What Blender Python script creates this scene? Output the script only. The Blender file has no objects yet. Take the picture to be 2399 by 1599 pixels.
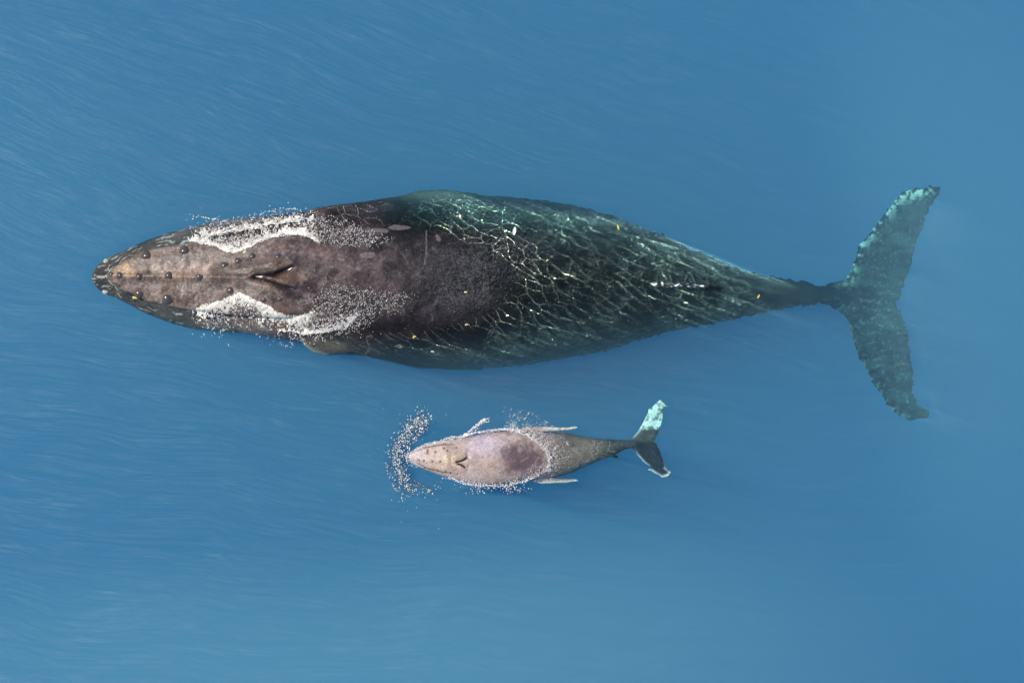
import bpy, bmesh, math, random
import numpy as np
from mathutils import Vector
from mathutils.bvhtree import BVHTree

R = math.radians
scene = bpy.context.scene
col = scene.collection
rng = np.random.default_rng(7)
random.seed(7)

# ------------------------------------------------------------------ camera
CAM_H = 60.0                     # drone height above the sea, metres
SPAN = 16.0                      # metres of sea across the frame
cam = bpy.data.objects.new('camera', bpy.data.cameras.new('camera'))
col.objects.link(cam)
cam.location = (0, 0, CAM_H)
cam.data.sensor_width = 36.0
cam.data.lens = 36.0 * CAM_H / SPAN
cam.data.clip_end = 3000.0
scene.camera = cam

# ------------------------------------------------------------------ sky and sun
SUN_EL, SUN_DIR = R(55), Vector((-0.95, 0.31, 0)).normalized()
to_sun = Vector((SUN_DIR.x * math.cos(SUN_EL), SUN_DIR.y * math.cos(SUN_EL), math.sin(SUN_EL)))
world = bpy.data.worlds.new('World')
scene.world = world
world.use_nodes = True
wn = world.node_tree.nodes
sky = wn.new('ShaderNodeTexSky')
sky.sky_type = 'NISHITA'
sky.sun_disc = False
sky.sun_elevation = SUN_EL
sky.sun_rotation = math.atan2(to_sun.x, to_sun.y)
wn['Background'].inputs[1].default_value = 0.10
world.node_tree.links.new(sky.outputs[0], wn['Background'].inputs[0])
sun_data = bpy.data.lights.new('sun', 'SUN')
sun_data.energy = 4.2
sun_data.angle = R(0.5)
sun_data.color = (1.0, 0.95, 0.86)
sun = bpy.data.objects.new('sun', sun_data)
col.objects.link(sun)
sun.rotation_euler = to_sun.to_track_quat('Z', 'Y').to_euler()

scene.view_settings.view_transform = 'Standard'
scene.view_settings.look = 'None'
scene.view_settings.exposure = 0.0
scene.view_settings.gamma = 1.0
scene.cycles.use_denoising = True
scene.cycles.volume_bounces = 5
scene.cycles.max_bounces = 12
scene.cycles.transparent_max_bounces = 24
scene.cycles.sample_clamp_indirect = 6.0

# ------------------------------------------------------------------ helpers
UNIT = SPAN / 2399.0             # metres per image pixel at sea level; shapes are given in image pixels


def W(px, py, z=0.0):
    """Image pixel coordinates (x to the right, y downward, origin top left) to world metres."""
    return ((px - 1199.5) * UNIT * (1 - z / CAM_H), -(py - 799.5) * UNIT * (1 - z / CAM_H), z)


def sx(x):
    return x / UNIT + 1199.5


def sy(y):
    return -y / UNIT + 799.5


def tag(o, label=None, cat=None, group=None, kind=None):
    if label: o['label'] = label
    if cat: o['category'] = cat
    if group: o['group'] = group
    if kind: o['kind'] = kind
    return o


def mesh_obj(name, v, f, mat=None, parent=None, smooth=True):
    me = bpy.data.meshes.new(name)
    v = np.asarray(v, dtype=np.float32)
    f = np.asarray(f, dtype=np.int32)
    n, k = f.shape
    me.vertices.add(len(v)); me.vertices.foreach_set('co', v.ravel())
    me.loops.add(n * k); me.loops.foreach_set('vertex_index', f.ravel())
    me.polygons.add(n)
    me.polygons.foreach_set('loop_start', np.arange(0, n * k, k, dtype=np.int32))
    me.polygons.foreach_set('loop_total', np.full(n, k, dtype=np.int32))
    me.update(calc_edges=True); me.validate()
    if smooth: me.shade_smooth()
    if mat: me.materials.append(mat)
    o = bpy.data.objects.new(name, me)
    col.objects.link(o)
    if parent is not None:
        o.parent = parent
        o.matrix_parent_inverse = parent.matrix_basis.inverted()
    return o


def attr(o, name, data, kind='FLOAT'):
    a = o.data.attributes.new(name, 'FLOAT_COLOR' if kind == 'COLOR' else kind, 'POINT')
    if kind == 'COLOR':
        d = np.ones((len(data), 4), dtype=np.float32); d[:, :3] = data
        a.data.foreach_set('color', d.ravel())
    else:
        a.data.foreach_set('value', np.asarray(data, dtype=np.float32))


def _hash(ix, iy, iz, seed):
    h = (ix.astype(np.int64) * 374761393 + iy.astype(np.int64) * 668265263 + iz.astype(np.int64) * 2147483647 + seed * 974711)
    h = (h ^ (h >> 13)) * 1274126177
    h = h & 0x7fffffff
    h = (h ^ (h >> 16)) & 0xffff
    return h / 65535.0


def noise(p, freq, seed=0, octaves=3, gain=0.5):
    """Value noise in 0..1 at points p (n x 3)."""
    out = np.zeros(len(p)); amp, tot = 1.0, 0.0
    freq = np.asarray(freq, dtype=float) * np.ones(3)
    for o in range(octaves):
        q = p * freq + 31.7 * (o + 1)
        i = np.floor(q).astype(np.int64); t = q - i; t = t * t * (3 - 2 * t)
        acc = 0
        for dx in (0, 1):
            for dy in (0, 1):
                for dz in (0, 1):
                    w = (t[:, 0] if dx else 1 - t[:, 0]) * (t[:, 1] if dy else 1 - t[:, 1]) * (t[:, 2] if dz else 1 - t[:, 2])
                    acc = acc + w * _hash(i[:, 0] + dx, i[:, 1] + dy, i[:, 2] + dz, seed + o)
        out += amp * acc; tot += amp; amp *= gain; freq = freq * 2.03
    return out / tot


def smoothstep(a, b, x):
    t = np.clip((x - a) / (b - a), 0, 1)
    return t * t * (3 - 2 * t)


def seg_dist(x, y, pts):
    """Distance of (x, y) to a polyline and the fraction along it."""
    best = np.full(x.shape, 1e9); frac = np.zeros(x.shape)
    n = len(pts) - 1
    for k in range(n):
        ax, ay = pts[k]; bx, by = pts[k + 1]
        dx, dy = bx - ax, by - ay
        t = np.clip(((x - ax) * dx + (y - ay) * dy) / (dx * dx + dy * dy + 1e-9), 0, 1)
        d = np.hypot(x - ax - t * dx, y - ay - t * dy)
        m = d < best
        best[m] = d[m]; frac[m] = (k + t[m]) / n
    return best, frac


def curve(xs, pts, sm=0.0):
    """Piecewise curve through (x, value) points, eased by a small moving average."""
    px = np.array([p[0] for p in pts], float); pv = np.array([p[1] for p in pts], float)
    if sm <= 0: return np.interp(xs, px, pv)
    return np.mean([np.interp(xs + o, px, pv) for o in np.linspace(-sm, sm, 9)], axis=0)


# ------------------------------------------------------------------ materials
SUN_GAIN = 20.0                     # gain of sunlight through the added fins that imitate caustics


def new_mat(name):
    m = bpy.data.materials.new(name); m.use_nodes = True
    m.node_tree.nodes.clear()
    N, L = m.node_tree.nodes, m.node_tree.links
    return m, N, L, N.new('ShaderNodeOutputMaterial')


def skin_material(name, fine=1.0, rough=0.38, bump=0.25):
    m, N, L, out = new_mat(name)
    b = N.new('ShaderNodeBsdfPrincipled')
    a = N.new('ShaderNodeAttribute'); a.attribute_name = 'pigment'
    tc = N.new('ShaderNodeTexCoord')
    n1 = N.new('ShaderNodeTexNoise'); n1.inputs['Scale'].default_value = 38 * fine; n1.inputs['Detail'].default_value = 6; n1.inputs['Roughness'].default_value = 0.7
    n2 = N.new('ShaderNodeTexNoise'); n2.inputs['Scale'].default_value = 9 * fine; n2.inputs['Detail'].default_value = 8; n2.inputs['Roughness'].default_value = 0.65
    for n in (n1, n2): L.new(tc.outputs['Object'], n.inputs['Vector'])
    r1 = N.new('ShaderNodeMapRange'); r1.inputs[1].default_value = 0.3; r1.inputs[2].default_value = 0.7; r1.inputs[3].default_value = 0.5; r1.inputs[4].default_value = 1.5
    L.new(n1.outputs['Fac'], r1.inputs[0])
    mul = N.new('ShaderNodeVectorMath'); mul.operation = 'SCALE'
    L.new(a.outputs['Color'], mul.inputs[0]); L.new(r1.outputs[0], mul.inputs['Scale'])
    L.new(mul.outputs[0], b.inputs['Base Color'])
    r2 = N.new('ShaderNodeMapRange'); r2.inputs[1].default_value = 0.3; r2.inputs[2].default_value = 0.7; r2.inputs[3].default_value = rough - 0.1; r2.inputs[4].default_value = rough + 0.2
    L.new(n2.outputs['Fac'], r2.inputs[0]); L.new(r2.outputs[0], b.inputs['Roughness'])
    bp = N.new('ShaderNodeBump'); bp.inputs['Strength'].default_value = bump; bp.inputs['Distance'].default_value = 0.012
    add = N.new('ShaderNodeMath'); add.operation = 'ADD'
    L.new(n1.outputs['Fac'], add.inputs[0]); L.new(n2.outputs['Fac'], add.inputs[1])
    L.new(add.outputs[0], bp.inputs['Height']); L.new(bp.outputs[0], b.inputs['Normal'])
    ge = N.new('ShaderNodeNewGeometry'); sp = N.new('ShaderNodeSeparateXYZ'); L.new(ge.outputs['Position'], sp.inputs[0])
    r3 = N.new('ShaderNodeMapRange'); r3.inputs[1].default_value = -0.07; r3.inputs[2].default_value = 0.03; r3.inputs[3].default_value = 0.04; r3.inputs[4].default_value = 0.4
    L.new(sp.outputs['Z'], r3.inputs[0]); L.new(r3.outputs[0], b.inputs['Specular IOR Level'])   # skin under water hardly glints
    L.new(b.outputs[0], out.inputs['Surface'])
    return m


def plain_material(name, c, rough=0.4, var=0.25, scale=60):
    m, N, L, out = new_mat(name)
    b = N.new('ShaderNodeBsdfPrincipled'); b.inputs['Roughness'].default_value = rough
    tc = N.new('ShaderNodeTexCoord'); n = N.new('ShaderNodeTexNoise'); n.inputs['Scale'].default_value = scale; n.inputs['Detail'].default_value = 4
    L.new(tc.outputs['Object'], n.inputs['Vector'])
    rp = N.new('ShaderNodeValToRGB')
    rp.color_ramp.elements[0].position = 0.3; rp.color_ramp.elements[1].position = 0.7
    rp.color_ramp.elements[0].color = (*[k * (1 - var) for k in c], 1)
    rp.color_ramp.elements[1].color = (*[min(1, k * (1 + var)) for k in c], 1)
    L.new(n.outputs['Fac'], rp.inputs[0]); L.new(rp.outputs[0], b.inputs['Base Color'])
    L.new(b.outputs[0], out.inputs['Surface'])
    return m


MAT_SKIN = skin_material('adult_skin', 1.0, 0.27, 0.5)
MAT_CALF = skin_material('calf_skin', 1.8, 0.30, 0.35)
MAT_HOLE = plain_material('blowhole_dark', (0.012, 0.011, 0.012), 0.3)
MAT_TUB = plain_material('tubercle_skin', (0.07, 0.058, 0.058), 0.2)
MAT_CALFTUB = plain_material('calf_tubercle_skin', (0.26, 0.2, 0.19), 0.25)
MAT_BARN = plain_material('barnacle_shell', (0.42, 0.42, 0.36), 0.6, 0.4)
MAT_LEAF = plain_material('yellow_leaf', (0.75, 0.58, 0.06), 0.5)
MAT_PALE = plain_material('pale_leaf', (0.75, 0.66, 0.36), 0.5)
MAT_SHELL = plain_material('white_feather', (0.72, 0.74, 0.78), 0.4)
MAT_SEABED = plain_material('sand', (0.30, 0.29, 0.24), 0.9, 0.4, 0.35)

m, N, L, out = new_mat('foam')
b = N.new('ShaderNodeBsdfPrincipled'); b.inputs['Roughness'].default_value = 0.12
b.inputs['Base Color'].default_value = (0.9, 0.9, 0.9, 1)
at = N.new('ShaderNodeAttribute'); at.attribute_name = 'tint'
L.new(at.outputs['Color'], b.inputs['Base Color'])
L.new(b.outputs[0], out.inputs['Surface'])
MAT_FOAM = m

# water body: milky blue sea, light scatters and is absorbed in it
m, N, L, out = new_mat('sea_water')
vs = N.new('ShaderNodeVolumeScatter'); vs.inputs['Color'].default_value = (0.43, 0.77, 0.97, 1); vs.inputs['Density'].default_value = 0.20
va = N.new('ShaderNodeVolumeAbsorption'); va.inputs['Color'].default_value = (0.12, 0.74, 0.92, 1); va.inputs['Density'].default_value = 0.33
ad = N.new('ShaderNodeAddShader')
L.new(vs.outputs[0], ad.inputs[0]); L.new(va.outputs[0], ad.inputs[1]); L.new(ad.outputs[0], out.inputs['Volume'])
MAT_WATER = m

# water surface: fresnel reflection with fine wind ripples
m, N, L, out = new_mat('water_surface')
tr = N.new('ShaderNodeBsdfTransparent')
gl = N.new('ShaderNodeBsdfGlossy'); gl.inputs['Roughness'].default_value = 0.40
tc = N.new('ShaderNodeTexCoord'); sxyz = N.new('ShaderNodeSeparateXYZ'); L.new(tc.outputs['Object'], sxyz.inputs[0])


def mnode(op, a, b):
    n = N.new('ShaderNodeMath'); n.operation = op
    for k, q in enumerate((a, b)):
        if isinstance(q, (int, float)): n.inputs[k].default_value = q
        else: L.new(q, n.inputs[k])
    return n.outputs[0]


wg = N.new('ShaderNodeTexNoise'); wg.inputs['Scale'].default_value = .30; wg.inputs['Detail'].default_value = 1.5; L.new(tc.outputs['Object'], wg.inputs['Vector'])
sl = N.new('ShaderNodeMapRange'); sl.inputs[1].default_value = -5; sl.inputs[2].default_value = 5; sl.inputs[3].default_value = .06; sl.inputs[4].default_value = .34
L.new(sxyz.outputs['Y'], sl.inputs[0])
acr = mnode('ADD', mnode('ADD', sxyz.outputs['Y'], mnode('MULTIPLY', sl.outputs[0], sxyz.outputs['X'])), mnode('MULTIPLY', wg.outputs['Fac'], .8))
alo = mnode('SUBTRACT', sxyz.outputs['X'], mnode('MULTIPLY', sxyz.outputs['Y'], .2))
uvn = N.new('ShaderNodeCombineXYZ'); L.new(mnode('MULTIPLY', alo, .42), uvn.inputs[0]); L.new(mnode('MULTIPLY', acr, 5.6), uvn.inputs[1])
n1 = N.new('ShaderNodeTexNoise'); n1.inputs['Scale'].default_value = 1.0; n1.inputs['Detail'].default_value = 3; n1.inputs['Roughness'].default_value = 0.5; n1.inputs['Distortion'].default_value = 0.2
L.new(uvn.outputs[0], n1.inputs['Vector'])
bp = N.new('ShaderNodeBump'); bp.inputs['Strength'].default_value = 1.0; bp.inputs['Distance'].default_value = 0.19
L.new(n1.outputs['Fac'], bp.inputs['Height'])
L.new(bp.outputs[0], gl.inputs['Normal'])
fr = N.new('ShaderNodeFresnel'); fr.inputs['IOR'].default_value = 1.33
fa = N.new('ShaderNodeAttribute'); fa.attribute_name = 'open'
mu = N.new('ShaderNodeMath'); mu.operation = 'MULTIPLY'
L.new(fr.outputs[0], mu.inputs[0]); L.new(fa.outputs['Fac'], mu.inputs[1])
mx = N.new('ShaderNodeMixShader')
L.new(mu.outputs[0], mx.inputs[0]); L.new(tr.outputs[0], mx.inputs[1]); L.new(gl.outputs[0], mx.inputs[2])
L.new(mx.outputs[0], out.inputs['Surface'])
MAT_SURF = m

# caustic fins: added clear walls that multiply sunlight to imitate focused bright lines
m, N, L, out = new_mat('caustic_helper')
tr = N.new('ShaderNodeBsdfTransparent')
ge = N.new('ShaderNodeNewGeometry'); dt = N.new('ShaderNodeVectorMath'); dt.operation = 'DOT_PRODUCT'; dt.inputs[1].default_value = to_sun
L.new(ge.outputs['Incoming'], dt.inputs[0])
ab_ = N.new('ShaderNodeMath'); ab_.operation = 'ABSOLUTE'; L.new(dt.outputs['Value'], ab_.inputs[0])
mr = N.new('ShaderNodeMapRange'); mr.inputs[1].default_value = .9970; mr.inputs[2].default_value = .9988; mr.inputs[3].default_value = 1.0; mr.inputs[4].default_value = SUN_GAIN
L.new(ab_.outputs[0], mr.inputs[0])                # only rays along the sun's direction are multiplied, skylight passes unchanged
wm = N.new('ShaderNodeVectorMath'); wm.operation = 'MULTIPLY'; wm.inputs[1].default_value = (.94, .95, .80); L.new(mr.outputs[0], wm.inputs[0]); mxv = N.new('ShaderNodeVectorMath'); mxv.operation = 'MAXIMUM'; mxv.inputs[1].default_value = (1, 1, 1); L.new(wm.outputs[0], mxv.inputs[0]); L.new(mxv.outputs[0], tr.inputs['Color'])      # rays from other directions are not multiplied
L.new(tr.outputs[0], out.inputs['Surface'])
MAT_CAUSTIC = m


# ------------------------------------------------------------------ body building
def ring_loft(rings):
    """rings: k x m x 3 -> closed tube with end caps as triangles/quads (verts, faces)."""
    rings = np.asarray(rings); k, mm = rings.shape[:2]
    v = rings.reshape(-1, 3)
    f = []
    for i in range(k - 1):
        for j in range(mm):
            a, b2 = i * mm + j, i * mm + (j + 1) % mm
            f.append((a, b2, b2 + mm, a + mm))
    c0, c1 = len(v), len(v) + 1
    v = np.vstack([v, rings[0].mean(0), rings[-1].mean(0)])
    for j in range(mm):
        f.append((c0, (j + 1) % mm, j))
        f.append((c1, (k - 1) * mm + j, (k - 1) * mm + (j + 1) % mm))
    return v, f


def body_loft(x0, x1, top, bot, ztop, hr, n=170, mm=72, power=2.2, sm=12):
    """Animal trunk: outline top/bot seen from above, height of the back, ratio of half height to half width."""
    t = np.linspace(0, 1, n)
    xs = x0 + (x1 - x0) * (0.5 - 0.5 * np.cos(np.pi * t)) * 0.35 + (x1 - x0) * t * 0.65
    yt, yb = curve(xs, top, sm), curve(xs, bot, sm)
    zt, hh = curve(xs, ztop, sm * 2), curve(xs, hr, sm * 2)
    th = np.linspace(0, 2 * np.pi, mm, endpoint=False)
    rings = []
    for x, a, b2, z, h in zip(xs, yt, yb, zt, hh):
        w = max((b2 - a) / 2, 1.0); yc = (a + b2) / 2
        h = w * UNIT * h
        cy, cz = np.cos(th), np.sin(th)
        py = yc + w * np.sign(cy) * np.abs(cy) ** (2 / power)
        pz = z - h + h * np.sign(cz) * np.abs(cz) ** (2 / power)
        rings.append([W(x, p, q) for p, q in zip(py, pz)])
    return ring_loft(rings)


def resample(pts, t):
    p = np.array(pts, float)
    d = np.r_[0, np.cumsum(np.linalg.norm(np.diff(p, axis=0), axis=1))]; d /= d[-1]
    return np.stack([np.interp(t, d, p[:, k]) for k in range(p.shape[1])], 1)


def blade(lead, trail, z0, z1, thick, n=40, mm=24, curl=0.0, tip=0.3):
    """Flat fin: leading and trailing edge polylines from root to tip."""
    t = np.linspace(0, 1, n)
    a, b2 = resample(lead, t), resample(trail, t)
    th = np.linspace(0, 2 * np.pi, mm, endpoint=False)
    rings = []
    for i in range(n):
        z = z0 + (z1 - z0) * t[i] + curl * math.sin(math.pi * t[i])
        s = 0.5 - 0.5 * np.cos(th)
        q = a[i][None] * (1 - s[:, None]) + b2[i][None] * s[:, None]
        h = thick * (1 - (1 - tip) * t[i]) * np.sin(th) * (1.25 - 0.5 * s)
        rings.append([W(p[0], p[1], z + dz) for p, dz in zip(q, h)])
    return ring_loft(rings)


def fuse(parts, voxel, smooth_iter):
    """One continuous skin out of overlapping closed shells; returns (verts, faces)."""
    bm = bmesh.new()
    for v, f in parts:
        vs = [bm.verts.new(p) for p in v]
        for q in f: bm.faces.new([vs[i] for i in q])
    bmesh.ops.recalc_face_normals(bm, faces=bm.faces)
    me = bpy.data.meshes.new('shell'); bm.to_mesh(me); bm.free()
    o = bpy.data.objects.new('shell', me); col.objects.link(o)
    md = o.modifiers.new('remesh', 'REMESH'); md.mode = 'VOXEL'; md.voxel_size = voxel; md.adaptivity = 0
    dg = bpy.context.evaluated_depsgraph_get()
    ev = o.evaluated_get(dg); em = ev.to_mesh()
    nv, nf = len(em.vertices), len(em.polygons)
    v = np.empty(nv * 3, np.float32); em.vertices.foreach_get('co', v); v = v.reshape(-1, 3).astype(float)
    lt = np.empty(nf, np.int32); em.polygons.foreach_get('loop_total', lt)
    lv = np.empty(len(em.loops), np.int32); em.loops.foreach_get('vertex_index', lv)
    ed = np.empty(len(em.edges) * 2, np.int32); em.edges.foreach_get('vertices', ed); ed = ed.reshape(-1, 2)
    f = lv.reshape(-1, 4) if (lt == 4).all() else None
    ev.to_mesh_clear()
    bpy.data.objects.remove(o); bpy.data.meshes.remove(me)
    assert f is not None
    deg = np.bincount(ed.ravel(), minlength=nv)[:, None]
    for it in range(smooth_iter):
        acc = np.zeros_like(v)
        for k in range(3):
            acc[:, k] = np.bincount(ed[:, 0], v[ed[:, 1], k], nv) + np.bincount(ed[:, 1], v[ed[:, 0], k], nv)
        step = 0.6 if it % 2 == 0 else -0.62
        v = v + step * (acc / deg - v)
    return v, f


def vnormals(v, f):
    n = np.cross(v[f[:, 2]] - v[f[:, 0]], v[f[:, 3]] - v[f[:, 1]])
    out = np.zeros_like(v)
    for k in range(4):
        for c in range(3): out[:, c] += np.bincount(f[:, k], n[:, c], len(v))
    return out / (np.linalg.norm(out, axis=1, keepdims=True) + 1e-12)


def gauss(d, s):
    return np.exp(-(d / s) ** 2)


def empty(name, loc):
    o = bpy.data.objects.new(name, None); col.objects.link(o); o.location = loc
    o.empty_display_size = 0.5
    return o


# ================================================================== ADULT WHALE
A_TOP = [(216, 650), (219, 632), (226, 620), (243, 608), (302, 581), (353, 558), (394, 545), (455, 530), (501, 518), (557, 512), (608, 508), (672, 500), (740, 490), (800, 482), (864, 474), (935, 464), (1000, 459), (1043, 456), (1111, 457), (1184, 460), (1252, 467), (1300, 474), (1335, 479), (1402, 497), (1458, 515), (1509, 537), (1565, 557), (1621, 586), (1663, 602), (1719, 628), (1775, 643), (1811, 650), (1882, 661), (1930, 668), (2010, 684)]
A_BOT = [(216, 650), (219, 668), (226, 676), (241, 686), (271, 697), (302, 713), (338, 733), (399, 757), (455, 772), (544, 779), (583, 782), (634, 790), (685, 800), (740, 811), (800, 821), (847, 828), (905, 835), (964, 845), (1023, 856), (1111, 863), (1199, 858), (1256, 851), (1312, 841), (1402, 825), (1481, 802), (1537, 783), (1593, 771), (1649, 762), (1705, 751), (1761, 738), (1800, 730), (1874, 716), (1914, 711), (2010, 704)]
A_Z = [(216, -.06), (300, -.07), (420, -.05), (520, -.03), (570, .03), (630, .16), (700, .24), (760, .26), (850, .22), (1000, .13), (1100, .055), (1150, .015), (1200, -.035), (1250, -.075), (1350, -.12), (1450, -.15), (1550, -.19), (1650, -.26), (1750, -.44), (1850, -.66), (2010, -.92)]
A_H = [(216, .5), (350, .5), (550, .62), (800, .8), (1100, .85), (1500, .9), (1750, 1.1), (1850, 1.1), (1950, .6), (2010, .4)]
body = body_loft(216, 2010, A_TOP, A_BOT, A_Z, A_H)
R_TOP = [(251, 648), (254, 638), (264, 629), (296, 606), (315, 596), (340, 587), (379, 580), (442, 569), (520, 562), (600, 556), (672, 556), (740, 575), (800, 620)]
R_BOT = [(251, 648), (254, 656), (269, 664), (289, 681), (321, 695), (347, 706), (385, 715), (442, 726), (520, 735), (600, 742), (672, 745), (740, 728), (800, 690)]
R_Z = [(251, .02), (280, .10), (350, .17), (450, .21), (550, .25), (650, .28), (740, .26), (800, .2)]
R_H = [(251, .75), (330, .42), (500, .33), (800, .3)]
rostrum = body_loft(251, 800, R_TOP, R_BOT, R_Z, R_H, n=90, mm=56, power=3.0, sm=6)
flukeA = blade([(1930, 668), (1962, 661), (1989, 647), (1997, 621), (2016, 570), (2048, 534), (2076, 495), (2119, 446), (2159, 438), (2200, 437)],
               [(2040, 712), (2097, 706), (2111, 693), (2119, 661), (2135, 621), (2143, 574), (2163, 530), (2177, 487), (2196, 462), (2204, 440)], -1.0, -.92, .10, curl=-.06)
flukeB = blade([(1930, 710), (1960, 724), (1985, 748), (1991, 772), (1997, 796), (2012, 831), (2032, 875), (2052, 910), (2076, 942), (2095, 966), (2125, 984), (2158, 978)],
               [(2040, 686), (2097, 703), (2115, 744), (2127, 780), (2131, 819), (2139, 871), (2139, 920), (2150, 946), (2182, 964), (2172, 978)], -1.0, -.98, .10, curl=-.04)
pectA = blade([(735, 505), (724, 494), (735, 487), (790, 479), (865, 470), (935, 459), (985, 445), (1045, 444), (1110, 452), (1180, 470)],
              [(800, 540), (820, 530), (850, 520), (890, 512), (930, 505), (980, 500), (1030, 495), (1080, 490), (1140, 482), (1180, 476)], -.10, -.95, .09, tip=.35)
pectB = blade([(718, 775), (702, 790), (708, 806), (730, 824), (760, 832), (800, 830), (850, 834), (910, 845), (970, 861), (1060, 866), (1130, 866)],
              [(800, 770), (830, 790), (850, 805), (870, 815), (900, 822), (940, 830), (980, 838), (1030, 848), (1090, 858), (1130, 862)], -.16, -1.0, .08, tip=.35)


def dorsal_fin(pts, yc_of, halfw, zlow):
    rings = []
    for x, ztop, hw in pts:
        yc = yc_of(x); sec = []
        for a in np.linspace(0, 2 * np.pi, 20, endpoint=False):
            zz = zlow(x) + (ztop - zlow(x)) * (0.5 + 0.5 * math.sin(a))
            fr = (zz - zlow(x)) / max(ztop - zlow(x), 1e-3)
            sec.append(W(x, yc + math.cos(a) * hw * (1.1 - 0.75 * fr), zz))
        rings.append(sec)
    return ring_loft(rings)


dorsal = dorsal_fin([(1470, -.24, 5), (1520, -.19, 9), (1560, -.13, 11), (1600, -.06, 12), (1640, -.03, 12), (1668, -.05, 10), (1690, -.16, 8), (1715, -.42, 6)],
                    lambda x: 664 + (x - 1470) * 0.05, 10, lambda x: float(np.interp(x, [1470, 1720], [-.6, -.95])))
V, F = fuse([body, rostrum, flukeA, flukeB, pectA, pectB, dorsal], 0.019, 8)
X, Y = V[:, 0] / UNIT + 1199.5, -V[:, 1] / UNIT + 799.5
NRM = vnormals(V, F)
up = np.clip(NRM[:, 2], 0, 1) ** 0.5
head = smoothstep(255, 275, X) * (1 - smoothstep(740, 820, X)) * up
# relief: nose ridge, nostril lips and slits, folds, lumps
dz = np.zeros(len(V))
RIDGE = [(262, 646), (330, 647), (400, 647), (470, 650), (540, 650), (600, 649), (640, 650)]
d, fr_ = seg_dist(X, Y, RIDGE)
dz += 0.05 * gauss(d, 8) * (0.6 + 0.4 * fr_)
for s, wdt, h in (([(500, 652), (550, 657), (590, 664), (630, 676), (670, 690)], 10, .05), ([(500, 640), (560, 634), (610, 624), (660, 612), (690, 608)], 12, .05)):
    d, fr_ = seg_dist(X, Y, s); dz += h * gauss(d, wdt)
d = np.hypot((X - 640) / 75, (Y - 652) / 50); dz += 0.11 * gauss(d, 1)
SLIT_A = [(600, 648), (625, 646), (647, 643), (668, 635), (690, 625)]
SLIT_B = [(596, 651), (622, 656), (645, 664), (668, 673), (693, 678)]
for s in (SLIT_A, SLIT_B):
    d, fr_ = seg_dist(X, Y, s); dz -= 0.10 * gauss(d, 5.5) * np.sin(np.pi * np.clip(fr_ * .9 + .08, 0, 1)) ** 0.5
    d, fr_ = seg_dist(X, Y + 9, s); dz += 0.045 * gauss(d, 6)
P3 = np.stack([X / 100, Y / 100, V[:, 2] * 1.5], 1)
dz += (noise(P3, 3.0, 11, 4) - 0.5) * 0.035 * head
V[:, 2] += dz * np.clip(NRM[:, 2] * 1.3, 0, 1)
# submerged flanks: lumps and jagged edges, refraction wobble put into the shape
lump = noise(P3 * np.array([1, 1.0, 1]), (5.0, 7.0, 6), 21, 3) - 0.5
sub = smoothstep(1000, 1300, X)
V += NRM * (lump * 0.05 * (0.25 + 0.75 * sub))[:, None]
jag = noise(P3, (11.0, 11.0, 2), 23, 2) - 0.5
V += NRM * (jag * 0.10 * smoothstep(1050, 1500, X) * (1 - up))[:, None]
# the water-washed lower jaw, its wave lines put into relief
jaw = (1 - smoothstep(440, 520, X)) * (1 - smoothstep(-.03, .04, V[:, 2]))
cord = np.abs(noise(P3, (4.0, 11.0, 3), 31, 2) - 0.5) * 2
dd = np.minimum(np.abs(Y - np.interp(X, [p[0] for p in R_TOP], [p[1] for p in R_TOP])), np.abs(Y - np.interp(X, [p[0] for p in R_BOT], [p[1] for p in R_BOT])))
groove = np.sin(dd / 1.7 + noise(P3, (4.5, 7, 3), 33, 3) * 13) * smoothstep(.4, .6, noise(P3, (3, 9, 2), 34, 2))
V += NRM * (jaw * up * 0.010 * groove)[:, None]

# pigment -----------------------------------------------------------
N_ = len(V)
n_lo, n_md, n_hi = noise(P3, 1.1, 41, 4), noise(P3, 5, 42, 4), noise(P3, 19, 43, 3)
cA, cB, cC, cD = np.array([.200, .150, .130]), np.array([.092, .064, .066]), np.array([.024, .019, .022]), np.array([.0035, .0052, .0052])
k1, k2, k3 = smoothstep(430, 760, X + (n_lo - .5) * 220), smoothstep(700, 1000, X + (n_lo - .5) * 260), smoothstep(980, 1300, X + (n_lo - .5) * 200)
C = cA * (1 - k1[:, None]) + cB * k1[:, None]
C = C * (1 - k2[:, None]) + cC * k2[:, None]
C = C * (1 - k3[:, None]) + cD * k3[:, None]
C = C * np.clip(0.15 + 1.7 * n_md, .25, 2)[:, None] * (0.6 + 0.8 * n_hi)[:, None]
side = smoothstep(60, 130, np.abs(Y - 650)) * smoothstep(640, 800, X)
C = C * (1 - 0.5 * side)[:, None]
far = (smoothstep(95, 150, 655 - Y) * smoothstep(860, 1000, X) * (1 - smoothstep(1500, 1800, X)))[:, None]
C = C * (1 - far) + np.array([.007, .014, .014]) * far * (.3 + 1.4 * n_md)[:, None]
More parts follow.
